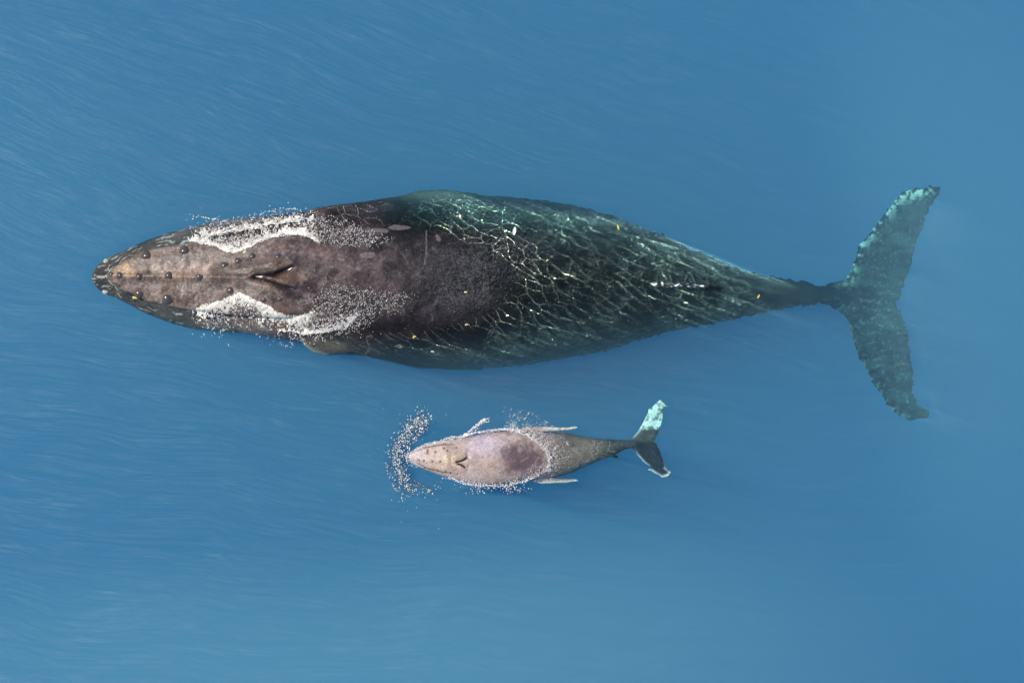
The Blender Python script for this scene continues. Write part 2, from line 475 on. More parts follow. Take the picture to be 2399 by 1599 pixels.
# warm worn skin on the snout
for s, wd, am in (([(268, 638), (300, 634), (320, 640)], 11, .9), ([(286, 622), (305, 611), (330, 600), (345, 600)], 9, .8), ([(385, 640), (400, 643), (430, 645)], 5, .5)):
    d, _ = seg_dist(X, Y, s); g = (am * gauss(d, wd) * (0.4 + 1.1 * n_md) * up)[:, None]
    C = C * (1 - np.clip(g, 0, 1)) + np.array([.40, .26, .15]) * np.clip(g, 0, 1)
pale = smoothstep(.56, .68, noise(P3, (4, 5, 3), 51, 4)) * head
C = C * (1 - .5 * pale[:, None]) + np.array([.27, .24, .21]) * .5 * pale[:, None]
vein = np.abs(noise(P3, (7, 9, 4), 53, 4) - .5) * 2
g = (smoothstep(.10, .02, vein) * .65 * up * (1 - k3))[:, None]
C = C * (1 - g) + C * .35 * g
rust = (smoothstep(.48, .70, noise(P3, (2.6, 3.6, 2), 56, 4)) * .5 * up * (1 - k3) * smoothstep(250, 300, X) * (1 - smoothstep(680, 860, X)))[:, None]
C = C * (1 - rust) + np.array([.150, .085, .055]) * rust * (.5 + n_md[:, None])
spk = smoothstep(.70, .80, noise(P3, 42, 54, 2)) * up * (1 - k3)
C = C * (1 + 1.1 * spk[:, None])
C = C * (.62 + .76 * smoothstep(.3, .7, noise(P3, (2.2, 3.2, 2), 55, 4)))[:, None]
# healed pale patches
for ex, ey, ea, eb in [(628, 587, 12, 4), (648, 592, 8, 4), (668, 588, 14, 5), (690, 591, 6, 4), (708, 592, 9, 4), (735, 597, 10, 3), (752, 598, 5, 3), (780, 626, 4, 3), (840, 630, 6, 4), (862, 598, 18, 7), (725, 692, 16, 5), (317, 670, 6, 4), (330, 671, 5, 4), (368, 672, 16, 8), (880, 540, 34, 6), (935, 533, 26, 6), (1028, 560, 5, 6), (1345, 643, 6, 5), (1024, 553, 4, 4), (935, 811, 10, 4), (1075, 505, 8, 4), (410, 690, 20, 6), (1292, 540, 5, 5)]:
    e = ((X - ex) / ea) ** 2 + ((Y - ey) / eb) ** 2 + (n_md - .5) * 1.6 + (n_hi - .5) * .8
    g = ((1 - smoothstep(.75, 1.05, e)) * .6 * up)[:, None]
    C = C * (1 - g) + np.array([.215, .18, .185]) * g * (.4 + .6 * (1 - k3[:, None])) + np.array([.05, .07, .075]) * g * .5 * k3[:, None]
# scratches
srng = np.random.default_rng(5)
for _ in range(150):
    if srng.random() < .35:
        ax, ay = srng.uniform(400, 475), srng.uniform(590, 730); an = srng.normal(1.55, .12)
    else:
        ax, ay = srng.uniform(270, 1050), srng.uniform(560, 750); an = srng.normal(1.2, .9)
    ln = srng.uniform(6, 34); b_ = srng.normal(0, 4)
    m_ = (np.abs(X - ax) < ln + 6) & (np.abs(Y - ay) < ln + 6) & (V[:, 2] > -.1)
    if not m_.any(): continue
    pts = [(ax - math.cos(an) * ln / 2, ay - math.sin(an) * ln / 2), (ax + b_ * .4, ay), (ax + math.cos(an) * ln / 2, ay + math.sin(an) * ln / 2)]
    d, _ = seg_dist(X[m_], Y[m_], pts)
    g = (gauss(d, 1.3) * srng.uniform(.3, .8))[:, None]
    tone = np.array([.30, .25, .22]) if srng.random() < .5 else np.array([.03, .025, .025])
    if ax > 850: tone = np.array([.12, .11, .11])
    C[m_] = C[m_] * (1 - g) + tone * g
for s in ([(998, 540), (1000, 575), (996, 618)], [(1165, 584), (1185, 580)], [(700, 600), (720, 575), (730, 560)], [(668, 610), (700, 580), (712, 570)]):
    d, _ = seg_dist(X, Y, s); g = (gauss(d, 1.3) * .6)[:, None]; C = C * (1 - g) + np.array([.22, .19, .18]) * g
# speckled, paler patches on the back
sp = gauss(np.hypot((X - 1080) / 90, (Y - 690) / 45), 1) + gauss(np.hypot((X - 1120) / 120, (Y - 610) / 50), 1)
g = (np.clip(sp, 0, 1) * smoothstep(.48, .62, noise(P3, 60, 61, 2)) * .40 * up)[:, None]
C = C * (1 - g) + np.array([.14, .15, .17]) * g
# green-grey mottling on the fins, tail's leading edges lighter with glints painted in
fl = smoothstep(1930, 1990, X)
g = (fl * smoothstep(.42, .74, noise(P3, (3, 4, 2), 63, 5)) * .34)[:, None]
C = C * (1 - g) + np.array([.04, .13, .11]) * g
fk = (fl * smoothstep(.66, .76, noise(P3, (24, 30, 4), 67, 2)))[:, None] * .7
C = C * (1 - fk) + np.array([.10, .22, .19]) * fk
fk = (fl * smoothstep(.60, .72, noise(P3, (7, 9, 4), 68, 3)))[:, None] * .8
C = C * (1 - fk) + np.array([.006, .014, .016]) * fk
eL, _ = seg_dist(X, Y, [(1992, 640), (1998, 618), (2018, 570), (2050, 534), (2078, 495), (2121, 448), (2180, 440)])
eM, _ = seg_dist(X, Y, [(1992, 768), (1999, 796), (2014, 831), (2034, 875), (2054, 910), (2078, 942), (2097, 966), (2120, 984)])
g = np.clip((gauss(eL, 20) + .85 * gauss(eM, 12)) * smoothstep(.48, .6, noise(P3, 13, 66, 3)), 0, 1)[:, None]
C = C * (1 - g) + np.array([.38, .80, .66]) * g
ep, _ = seg_dist(X, Y, [(704, 790), (712, 806), (734, 823), (762, 831)])
g = (gauss(ep, 5) * .8 * (Y > 780))[:, None]; C = C * (1 - g) + np.array([.30, .32, .24]) * g
pb = (gauss(np.hypot((X - 765) / 55, (Y - 805) / 22), 1) * (.3 + 1.0 * n_md) * .6)[:, None]; C = C * (1 - pb) + np.array([.13, .13, .10]) * pb
pc = (gauss(np.hypot((X - 1010) / 90, (Y - 452) / 14), 1) * .7)[:, None]; C = C * (1 - pc) + np.array([.10, .17, .15]) * pc
# wet shine on the crest of the back fin, painted into the pigment
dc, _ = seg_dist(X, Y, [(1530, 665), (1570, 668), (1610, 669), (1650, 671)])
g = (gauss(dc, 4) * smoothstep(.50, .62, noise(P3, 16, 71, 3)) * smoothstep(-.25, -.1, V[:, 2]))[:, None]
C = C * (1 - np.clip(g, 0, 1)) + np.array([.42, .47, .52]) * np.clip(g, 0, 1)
# washed jaw: grey-green, with bright wave lines painted into the pigment
g = (jaw * up * smoothstep(.45, .8, groove))[:, None]
C = C * (1 - .8 * jaw[:, None] * up[:, None]) + np.array([.035, .04, .042]) * .8 * jaw[:, None] * up[:, None]
C = C * (1 - .75 * g) + np.array([.50, .50, .44]) * .75 * g
# slits
for s in (SLIT_A, SLIT_B):
    d, _ = seg_dist(X, Y, s); g = (gauss(d, 3.6) * up)[:, None]; C = C * (1 - g) + np.array([.01, .009, .01]) * g
C = np.clip(C, .002, .9)

adult = empty('humpback_whale', (W(1000, 650)[0], W(1000, 650)[1], 0))
tag(adult, 'huge dark adult humpback whale with broad tail flukes, half awash', 'whale')
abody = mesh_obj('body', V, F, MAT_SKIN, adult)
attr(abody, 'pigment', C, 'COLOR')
tree_adult = BVHTree.FromPolygons([tuple(p) for p in V], [tuple(q) for q in F])


def top_z(tree, x, y):
    h = tree.ray_cast(Vector((x, y, 5)), Vector((0, 0, -1)))
    return (h[0].z, h[1]) if h[0] is not None else (None, None)


def knob(name, tree, px, py, r, mat, parent, rise=0.6, low=-2.0):
    """A round knob growing out of the skin, slightly lopsided."""
    x, y, _ = W(px, py)
    z, nn = top_z(tree, x, y)
    if z is None: z, nn = low, Vector((0, 0, 1))
    if nn.z < 0.35: nn = Vector((nn.x, nn.y, 0.5)).normalized()
    bm = bmesh.new()
    bmesh.ops.create_uvsphere(bm, u_segments=14, v_segments=9, radius=1.0)
    ph = random.random() * 6
    for v_ in bm.verts:
        p = v_.co.copy()
        k = 1 + 0.10 * math.sin(3 * math.atan2(p.y, p.x) + ph) * (1 - p.z * p.z)
        base = 1.35 if p.z < 0 else 1.0 + 0.3 * (1 - p.z) ** 2
        v_.co = Vector((p.x * k * base * 1.1, p.y * k * base, p.z * rise))
    q = Vector((0, 0, 1)).rotation_difference(nn)
    for v_ in bm.verts: v_.co = q @ (v_.co * r * UNIT) + Vector((x, y, z - 0.02 * r * UNIT))
    me = bpy.data.meshes.new(name); bm.to_mesh(me); bm.free(); me.shade_smooth(); me.materials.append(mat)
    o = bpy.data.objects.new(name, me); col.objects.link(o); o.parent = parent; o.matrix_parent_inverse = parent.matrix_basis.inverted()
    return o


for px, py, r in [(282, 645, 6), (328, 647, 6), (398, 645, 6.5), (470, 650, 6), (344, 597, 8.5), (433, 586, 8.5), (302, 604, 6), (271, 620, 5), (260, 642, 4.5), (277, 668, 5), (296, 683, 6), (325, 690, 8), (394, 703, 9.5), (311, 702, 5), (527, 621, 7), (560, 611, 6), (594, 601, 6), (654, 600, 5), (542, 681, 7), (621, 703, 5), (659, 702, 4.5), (343, 730, 6), (396, 752, 6)]:
    knob('tubercle', tree_adult, px, py, r, MAT_TUB, adult)
for px, py, r in [(246, 610, 5), (244, 684, 5.5), (503, 777, 3.5), (518, 780, 4)]:
    knob('barnacle', tree_adult, px, py, r, MAT_BARN, adult, rise=1.0)


def slit_part(name, tree, pts, halfw, parent, mat=MAT_HOLE, n=22):
    p = resample(pts, np.linspace(0, 1, n)); v, f = [], []
    for i in range(n):
        tng = p[min(i + 1, n - 1)] - p[max(i - 1, 0)]; tng /= np.linalg.norm(tng) + 1e-9
        nx, ny = -tng[1], tng[0]
        w = halfw * math.sin(math.pi * (i + .35) / (n - .3)) ** .7
        for s, dpt in ((-1, 0.010), (-.5, .004), (0, .0), (.5, .004), (1, .010)):
            x, y, _ = W(p[i][0] + nx * w * s, p[i][1] + ny * w * s)
            z, _n = top_z(tree, x, y); zc, _n = top_z(tree, *W(*p[i])[:2])
            v.append((x, y, max(zc, z - .02) + .006 + dpt * .3))
    for i in range(n - 1):
        for j in range(4): f.append((i * 5 + j, i * 5 + j + 1, i * 5 + j + 6, i * 5 + j + 5))
    return mesh_obj(name, v, f, mat, parent)


slit_part('blowhole', tree_adult, SLIT_A, 6.2, adult)
slit_part('blowhole', tree_adult, SLIT_B, 6.2, adult)

# ================================================================== CALF
K_TOP = [(950, 1070), (955, 1063), (967, 1055), (999, 1041), (1041, 1031), (1086, 1025), (1118, 1018), (1150, 1011), (1177, 1008), (1219, 1006), (1248, 1009), (1290, 1011), (1328, 1013), (1364, 1022), (1390, 1025), (1441, 1030), (1483, 1029), (1530, 1030)]
K_BOT = [(950, 1070), (955, 1078), (967, 1086), (989, 1097), (1028, 1112), (1080, 1125), (1112, 1135), (1151, 1137), (1186, 1134), (1231, 1128), (1283, 1121), (1312, 1116), (1344, 1106), (1377, 1090), (1409, 1076), (1435, 1067), (1457, 1055), (1480, 1049), (1530, 1042)]
K_Z = [(950, .02), (990, .09), (1050, .15), (1100, .17), (1170, .15), (1220, .10), (1255, .03), (1280, -.02), (1330, -.10), (1380, -.17), (1430, -.25), (1480, -.34), (1530, -.42)]
K_H = [(950, .6), (1050, .55), (1150, .72), (1300, .85), (1430, 1.1), (1480, 1.1), (1530, .5)]
kbody = body_loft(950, 1530, K_TOP, K_BOT, K_Z, K_H, n=120, mm=64, power=2.3, sm=8)
KR_TOP = [(962, 1068), (968, 1058), (1000, 1046), (1040, 1040), (1080, 1038), (1120, 1050)]
KR_BOT = [(962, 1068), (968, 1078), (1000, 1096), (1040, 1106), (1080, 1110), (1120, 1100)]
krost = body_loft(962, 1120, KR_TOP, KR_BOT, [(962, .06), (1000, .125), (1045, .165), (1075, .13), (1100, .06), (1120, -.02)], [(962, .6), (1000, .35), (1120, .3)], n=50, mm=44, power=3.2, sm=3)
kflA = blade([(1478, 1027), (1487, 1018), (1498, 1004), (1509, 983), (1517, 966), (1518, 957), (1526, 954), (1535, 944), (1547, 936), (1556, 943), (1567, 954)],
             [(1530, 1036), (1536, 1030), (1541, 1016), (1545, 1004), (1551, 989), (1554, 973), (1553, 960), (1554, 953), (1558, 951), (1563, 953), (1568, 955)], -.42, -.40, .042, n=36, mm=20, tip=.5)
kflB = blade([(1474, 1046), (1486, 1054), (1496, 1068), (1510, 1084), (1525, 1094), (1516, 1101), (1530, 1104), (1541, 1111), (1552, 1119), (1563, 1117)],
             [(1530, 1034), (1538, 1039), (1545, 1055), (1551, 1068), (1556, 1084), (1560, 1096), (1566, 1102), (1574, 1105), (1572, 1109), (1566, 1116)], -.42, -.50, .042, n=36, mm=20, tip=.5)
kpA = blade([(1205, 1020), (1212, 1005), (1235, 999), (1265, 998), (1300, 1000), (1330, 1001), (1345, 998), (1354, 999)],
            [(1225, 1026), (1240, 1018), (1255, 1013), (1275, 1011), (1300, 1010), (1330, 1008), (1346, 1005), (1354, 1002)], -.14, -.20, .030, n=36, mm=18, tip=.45)
kpB = blade([(1235, 1118), (1250, 1128), (1270, 1133), (1300, 1131), (1330, 1130), (1348, 1127), (1357, 1126)],
            [(1245, 1110), (1265, 1115), (1285, 1119), (1305, 1120), (1330, 1120), (1346, 1121), (1356, 1124)], -.22, -.32, .032, n=36, mm=18, tip=.45)
kdor = dorsal_fin([(1385, -.18, 3), (1405, -.12, 4), (1425, -.07, 4.5), (1438, -.08, 4), (1447, -.2, 3)], lambda x: 1056 + (x - 1385) * .22, 4, lambda x: -.34)
KV, KF = fuse([kbody, krost, kflA, kflB, kpA, kpB, kdor], 0.0095, 6)
X, Y = KV[:, 0] / UNIT + 1199.5, -KV[:, 1] / UNIT + 799.5
KN = vnormals(KV, KF); up = np.clip(KN[:, 2], 0, 1) ** .5
P3 = np.stack([X / 40, Y / 40, KV[:, 2] * 4], 1)
dz = np.zeros(len(KV))
for s, wd, h in (([(1050, 1072), (1070, 1066), (1088, 1062)], 7, .018), ([(1050, 1088), (1068, 1094), (1090, 1098)], 7, .018), ([(1000, 1080), (1050, 1080), (1070, 1080)], 6, .010)):
    d, _ = seg_dist(X, Y, s); dz += h * gauss(d, wd)
KS_A = [(1070, 1081), (1079, 1079), (1087, 1076), (1094, 1071)]
KS_B = [(1073, 1085), (1080, 1087), (1085, 1090), (1090, 1094)]
d = np.hypot((X - 1078) / 24, (Y - 1082) / 20); dz += .03 * gauss(d, 1)
for s in (KS_A, KS_B):
    d, _ = seg_dist(X, Y, s); dz -= .03 * gauss(d, 2.6)
for s in ([(1094, 1062), (1099, 1070)], [(1094, 1100), (1099, 1090)]):
    d, _ = seg_dist(X, Y, s); dz -= .014 * gauss(d, 4)
lip = np.minimum(np.abs(Y - np.interp(X, [p[0] for p in KR_TOP], [p[1] for p in KR_TOP])), np.abs(Y - np.interp(X, [p[0] for p in KR_BOT], [p[1] for p in KR_BOT])))
lipm = gauss(lip, 1.6) * smoothstep(965, 985, X) * (1 - smoothstep(1045, 1080, X))
dz -= .012 * lipm
dz += (noise(P3, 2, 11, 3) - .5) * .012 * (X < 1300)
KV[:, 2] += dz * np.clip(KN[:, 2] * 1.3, 0, 1)
KV += KN * ((noise(P3, (3, 4, 3), 13, 3) - .5) * .03 * smoothstep(1290, 1380, X))[:, None]
n_lo, n_md, n_hi = noise(P3, .8, 41, 3), noise(P3, 3.2, 42, 4), noise(P3, 9, 43, 3)
C = np.tile(np.array([.45, .36, .365]), (len(KV), 1))
g = .5 * smoothstep(.42, .62, n_lo)[:, None]; C = C * (1 - g) + np.array([.44, .33, .26]) * g
tan_ = gauss(np.hypot((X - 1065) / 45, (Y - 1082) / 30), 1) * (.35 + .9 * n_md)
C = C * (1 - .7 * np.clip(tan_, 0, 1)[:, None]) + np.array([.42, .29, .19]) * .7 * np.clip(tan_, 0, 1)[:, None]
lav = gauss(np.hypot((X - 1140) / 42, (Y - 1040) / 26), 1)[:, None] * .8  # lavender highlight on the upper side, painted into the pigment
C = C * (1 - lav) + np.array([.56, .47, .56]) * lav
e = np.hypot((X - 1222) / 66, (Y - 1078) / 46) + (n_md - .5) * .9 + (n_hi - .5) * .35
dk = 1 - smoothstep(.35, 1.35, e)
C = C * (1 - .85 * dk[:, None]) + np.array([.088, .052, .075]) * .85 * dk[:, None]
tp = gauss(np.hypot((X - 1150) / 30, (Y - 1090) / 30), 1)[:, None] * .6
C = C * (1 - tp) + np.array([.40, .30, .22]) * tp
rear = smoothstep(1255, 1330, X)[:, None]; C = C * (1 - rear) + np.array([.165, .155, .135]) * rear
ped = smoothstep(1375, 1450, X)[:, None]; C = C * (1 - ped) + np.array([.045, .065, .065]) * ped
C = C * (.7 + .6 * n_md)[:, None] * (.85 + .3 * n_hi)[:, None]
C = C * (1 - .6 * lipm)[:, None]
blot = smoothstep(.56, .72, noise(P3, (7, 8, 7), 47, 4))[:, None] * .32; C = C * (1 - blot) + np.array([.16, .12, .10]) * blot
# upper tail lobe white with lit turquoise mottling painted in, the other's shadow painted dark, rim white
wl = smoothstep(1492, 1500, X) * (1 - smoothstep(1002, 1008, Y + (n_md - .5) * 8))
wl = np.clip(wl * (.22 + .9 * smoothstep(.44, .60, noise(P3, 4.2, 48, 3))), 0, 1)[:, None]
C = C * (1 - wl) + np.array([.52, .86, .78]) * wl
dl = (smoothstep(1484, 1496, X) * smoothstep(1030, 1042, Y))[:, None]; C = C * (1 - dl) + np.array([.018, .022, .03]) * dl
rim, _ = seg_dist(X, Y, [(1486, 1053), (1496, 1068), (1510, 1084), (1522, 1094), (1516, 1101), (1530, 1104), (1541, 1111), (1552, 1119), (1566, 1115), (1573, 1106), (1562, 1098)])
g = (gauss(rim, 3.2) * smoothstep(1490, 1500, X) * .95)[:, None]; C = C * (1 - g) + np.array([.60, .68, .70]) * g
lead, _ = seg_dist(X, Y, [(1485, 1018), (1498, 1004), (1509, 983), (1518, 960)])
g = (gauss(lead, 6) * .9)[:, None]; C = C * (1 - g) + np.array([.70, .90, .80]) * g
for s, wd in (([(1275, 1003), (1310, 1003), (1354, 1001)], 5), ([(1265, 1131), (1300, 1131), (1330, 1130), (1357, 1126)], 4)):
    d, _ = seg_dist(X, Y, s); g = (gauss(d, wd) * .95 * smoothstep(1225, 1300, X) * np.clip(n_hi * 1.6, 0, 1))[:, None]; C = C * (1 - g) + np.array([.78, .78, .68]) * g
for s in (KS_A, KS_B):
    d, _ = seg_dist(X, Y, s); g = gauss(d, 2.2)[:, None]; C = C * (1 - g) + np.array([.015, .012, .012]) * g
for s in ([(1220, 1080), (1238, 1070)], [(1250, 1090), (1263, 1068)], [(1349, 1056), (1362, 1068)]):
    d, _ = seg_dist(X, Y, s); g = (gauss(d, .9) * .6)[:, None]; C = C * (1 - g) + np.array([.4, .34, .30]) * g
C = np.clip(C, .004, .9)
calf = empty('humpback_calf', (W(1150, 1075)[0], W(1150, 1075)[1], 0))
tag(calf, 'small pinkish grey humpback calf swimming beside the adult, one tail lobe pale turquoise', 'whale calf')
kb = mesh_obj('body', KV, KF, MAT_CALF, calf)
attr(kb, 'pigment', C, 'COLOR')
tree_calf = BVHTree.FromPolygons([tuple(p) for p in KV], [tuple(q) for q in KF])
for px, py in [(993, 1078), (1013, 1079), (1031, 1079), (981, 1077), (1001, 1060), (1002, 1054), (1020, 1057), (1040, 1049), (1047, 1054), (1068, 1048), (993, 1094), (1004, 1097), (1023, 1099), (1043, 1102), (1053, 1105), (1070, 1108)]:
    knob('tubercle', tree_calf, px, py, 2.6, MAT_CALFTUB, calf, rise=.95)
slit_part('blowhole', tree_calf, KS_A, 3.0, calf, n=14)
slit_part('blowhole', tree_calf, KS_B, 3.4, calf, n=14)


def surface_z(x, y):
    best = 0.0
    for t in (tree_adult, tree_calf):
        z, _n = top_z(t, x, y)
        if z is not None and z > best: best = z
    return best


# ================================================================== FOAM
def foam(name, pts, label, flat=.75, sheet=None):
    """pts: list of (px, py, radius in image pixels, shade). Each is a little bead of froth resting on skin or water."""
    oc = np.array([(1, 0, 0), (.31, .95, 0), (-.81, .59, 0), (-.81, -.59, 0), (.31, -.95, 0), (.5, .36, .72), (-.19, .59, .72), (-.62, 0, .72), (-.19, -.59, .72), (.5, -.36, .72), (0, 0, 1.0), (0, 0, -.6)])
    fc = [(0, 1, 5), (1, 6, 5), (1, 2, 6), (2, 7, 6), (2, 3, 7), (3, 8, 7), (3, 4, 8), (4, 9, 8), (4, 0, 9), (0, 5, 9), (5, 6, 10), (6, 7, 10), (7, 8, 10), (8, 9, 10), (9, 5, 10), (1, 0, 11), (2, 1, 11), (3, 2, 11), (4, 3, 11), (0, 4, 11)]
    v = np.zeros((len(pts), 12, 3)); tint = np.zeros((len(pts), 12, 3))
    for i, (px, py, r, sh) in enumerate(pts):
        x, y, _ = W(px, py); z = surface_z(x, y)
        r = r * UNIT; a = rng.uniform(0, 6.3); c, s = math.cos(a), math.sin(a)
        q = oc * np.array([r * rng.uniform(.8, 1.4), r * rng.uniform(.7, 1.0), r * flat])
        v[i] = np.stack([q[:, 0] * c - q[:, 1] * s + x, q[:, 0] * s + q[:, 1] * c + y, q[:, 2] + z + r * .35], 1)
        tint[i] = sh
    f = (np.array(fc)[None] + 12 * np.arange(len(pts))[:, None, None]).reshape(-1, 3)
    v, tint = v.reshape(-1, 3), tint.reshape(-1, 3)
    if sheet is not None:
        sv, sf, sc = sheet; q = sf + len(v)
        f = np.vstack([f, q[:, [0, 1, 2]], q[:, [0, 2, 3]]]); v = np.vstack([v, sv]); tint = np.vstack([tint, sc])
    o = mesh_obj(name, v, f, MAT_FOAM)
    attr(o, 'tint', tint, 'COLOR')
    return tag(o, label, 'foam', kind='stuff')


WHITE = (.88, .89, .9)
TINTS = [(.85, .86, .88), (.9, .84, .66), (.70, .66, .78), (.9, .9, .88), (.42, .40, .46), (.88, .82, .72), (.28, .26, .30), (.55, .5, .5)]


DARK = [(.03, .06, .10), (.04, .08, .12), (.06, .10, .15), (.05, .09, .14), (.06, .11, .16), (.08, .12, .17), (.10, .15, .20), (.5, .55, .58), (.85, .87, .88), (.9, .88, .8)]  # bluish dark seen through glassy bubbles, painted into the bead tints
WASH = [(.02, .016, .02), (.03, .024, .028), (.015, .015, .02), (.04, .034, .036), (.05, .04, .04), (.3, .28, .3), (.88, .85, .82)]  # mottled darkness of the wash, painted into the bead tints


def shade(pal=None):
    pal = pal or TINTS
    return pal[rng.integers(len(pal))]


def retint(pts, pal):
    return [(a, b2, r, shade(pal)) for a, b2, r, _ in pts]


def along(line, n, side, scale, rmin, rmax, clump=12.0, seed=1, maxd=80, keep=.45):
    """Froth beads beside a polyline, thinning out with the distance from it."""
    t = rng.uniform(0, 1, n); p = resample(line, t); q = resample(line, np.clip(t + .01, 0, 1))
    q2 = resample(line, np.clip(t - .01, 0, 1)); tg = q - q2; tg /= np.linalg.norm(tg, axis=1, keepdims=True) + 1e-9
    nr = np.stack([-tg[:, 1], tg[:, 0]], 1) * side
    wob = noise(np.c_[p / 30, np.zeros(n)], 1.0, seed + 50, 3)
    d = np.minimum(rng.exponential(scale, n) * np.clip(wob * 3 - .6, .15, 2.2), maxd) - (wob - .5) * 10
    p = p + nr * d[:, None] + rng.normal(0, 1.2, (n, 2)) + tg * (rng.normal(0, .45, n) * d)[:, None]
    k = noise(np.c_[p / clump, np.zeros(n)], 1.0, seed, 3)
    ok = rng.uniform(0, 1, n) < smoothstep(keep - .12, keep + .1, k + .16 * np.exp(-np.abs(d) / 8) - .3 * np.maximum(0, 1 - np.minimum(t, 1 - t) * 9))
    return [(a, b2, rng.uniform(rmin, rmax), shade()) for (a, b2), o in zip(p, ok) if o]


def patch(poly, n, rmin, rmax, clump=10.0, seed=3, keep=.5):
    """Beads scattered inside a polygon, in clumps."""
    pl = np.array(poly, float); lo, hi = pl.min(0), pl.max(0)
    p = rng.uniform(lo, hi, (n, 2)); ins = np.zeros(n, bool); j = len(pl) - 1
    for i in range(len(pl)):
        c = ((pl[i, 1] > p[:, 1]) != (pl[j, 1] > p[:, 1])) & (p[:, 0] < (pl[j, 0] - pl[i, 0]) * (p[:, 1] - pl[i, 1]) / (pl[j, 1] - pl[i, 1] + 1e-9) + pl[i, 0])
        ins ^= c; j = i
    p = p[ins]; p = p + rng.normal(0, .05, p.shape) * (hi - lo); k = noise(np.c_[p / clump, np.zeros(len(p))], 1.0, seed, 3)
    ok = rng.uniform(0, 1, len(p)) < smoothstep(keep - .12, keep + .12, k)
    return [(a, b2, rng.uniform(rmin, rmax), shade()) for (a, b2), o in zip(p, ok) if o]


def froth_sheet(line, side, reach, seed, step=.9, level=.5):
    """Lacy skin of froth lying beside a polyline: full of holes, thinning outward."""
    L_ = np.array(line, float)
    gx = np.arange(L_[:, 0].min(), L_[:, 0].max(), step); gy = np.arange(L_[:, 1].min() - 75, L_[:, 1].max() + 75, step)
    GXp, GYp = np.meshgrid(gx, gy); sh = GXp.shape; x, y = GXp.ravel(), GYp.ravel()
    p = np.stack([x, y, 0 * x], 1)
    d = seg_dist(x, y, line)[0] * np.where((np.interp(x, L_[:, 0], L_[:, 1]) - y) * side > 0, 1, -1)
    d = d + (noise(p / 14, 1.0, seed, 3) - .5) * 16
    wide = reach * (.35 + 1.3 * noise(p / 34, 1.0, seed + 1, 2))
    k = np.where(d < -1, 0, np.exp(-np.maximum(d, 0) / wide)) * .75 + (noise(p / 5.5, 1.0, seed + 2, 4) - .5) * 1.25
    k = k * smoothstep(0, 18, np.minimum(x - L_[0, 0], L_[-1, 0] - x))
    keep = (k > level).reshape(sh); kk = k.reshape(sh)
    q = keep[:-1, :-1] & keep[:-1, 1:] & keep[1:, 1:] & keep[1:, :-1]
    idx = np.arange(x.size).reshape(sh)
    f = np.stack([idx[1:, :-1], idx[1:, 1:], idx[:-1, 1:], idx[:-1, :-1]], -1)[q]
    used, inv = np.unique(f.ravel(), return_inverse=True)
    hgt = .004 + .022 * np.clip(k[used] - level, 0, .6) + .010 * noise(p[used] / 2.2, 1.0, seed + 4, 2)
    v = []
    for i, h in zip(used, hgt):
        X_, Y_, _ = W(x[i], y[i]); v.append((X_, Y_, surface_z(X_, Y_) + h))
    tone = (.50 + .42 * smoothstep(level, level + .5, k[used]))[:, None] * (.75 + .5 * noise(p[used] / 2.0, 1.0, seed + 5, 2))[:, None]
    return np.array(v), inv.reshape(-1, 4), np.clip(tone, 0, .92) * np.array([1, .955, .86])


def join_sheets(a, b):
    return np.vstack([a[0], b[0]]), np.vstack([a[1], b[1] + len(a[0])]), np.vstack([a[2], b[2]])


UP = [(438, 563), (480, 572), (510, 576), (528, 587), (550, 593), (572, 586), (608, 566), (640, 557), (672, 550), (700, 549), (730, 558), (752, 572)]
LO = [(450, 727), (480, 717), (524, 704), (545, 693), (567, 688), (585, 694), (600, 703), (634, 720), (655, 733), (675, 740), (700, 740), (725, 735), (737, 715), (750, 693), (775, 676), (805, 667)]
pts = along(UP, 2600, -1, 7, .7, 1.7, 6, 1, keep=.45) + along(UP, 5200, -1, 30, .6, 1.6, 6, 2, 62, keep=.52)
pts += along([(455, 560), (560, 540), (660, 520), (745, 520)], 2600, -1, 14, .6, 1.6, 6, 5, 30, .52)
pts += patch([(735, 505), (800, 515), (850, 530), (915, 560), (880, 580), (800, 575), (745, 570)], 3800, .5, 1.1, 5, 6, .52)
foam('foam', pts, 'white froth washing along the upper side of the adult whale\'s head', sheet=join_sheets(froth_sheet(UP, 1, 30, 401, level=.40), froth_sheet([(440, 556), (520, 545), (600, 532), (680, 516), (750, 510)], 1, 16, 421, level=.52)))
pts = along(LO[:13], 3200, 1, 9, .7, 1.7, 6, 11, keep=.42) + along(LO[:13], 5400, 1, 30, .6, 1.6, 6, 12, 66, keep=.52)
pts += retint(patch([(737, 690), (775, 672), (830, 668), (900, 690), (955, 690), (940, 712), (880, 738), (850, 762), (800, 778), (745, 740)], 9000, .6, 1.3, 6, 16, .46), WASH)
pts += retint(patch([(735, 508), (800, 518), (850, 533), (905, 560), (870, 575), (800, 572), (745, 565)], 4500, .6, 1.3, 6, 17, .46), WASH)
pts += patch([(737, 690), (775, 672), (830, 668), (900, 690), (965, 688), (950, 715), (880, 740), (850, 765), (800, 790), (700, 790), (690, 750), (735, 735)], 7500, .5, 1.1, 5, 13, .52)
pts += along([(700, 785), (760, 778), (815, 765), (840, 735)], 1500, -1, 8, .7, 1.7, 6, 14, 30, .45)
foam('foam', pts, 'white froth washing along the lower side of the adult whale\'s head', sheet=join_sheets(froth_sheet(LO[:13], -1, 38, 411, level=.40), froth_sheet([(640, 772), (700, 778), (760, 775), (820, 758)], 1, 12, 431, level=.5)))
KW = [(960, 1060), (985, 1044), (1020, 1033), (1060, 1025), (1086, 1018), (1118, 1009), (1150, 1006), (1185, 1001), (1220, 1008)]
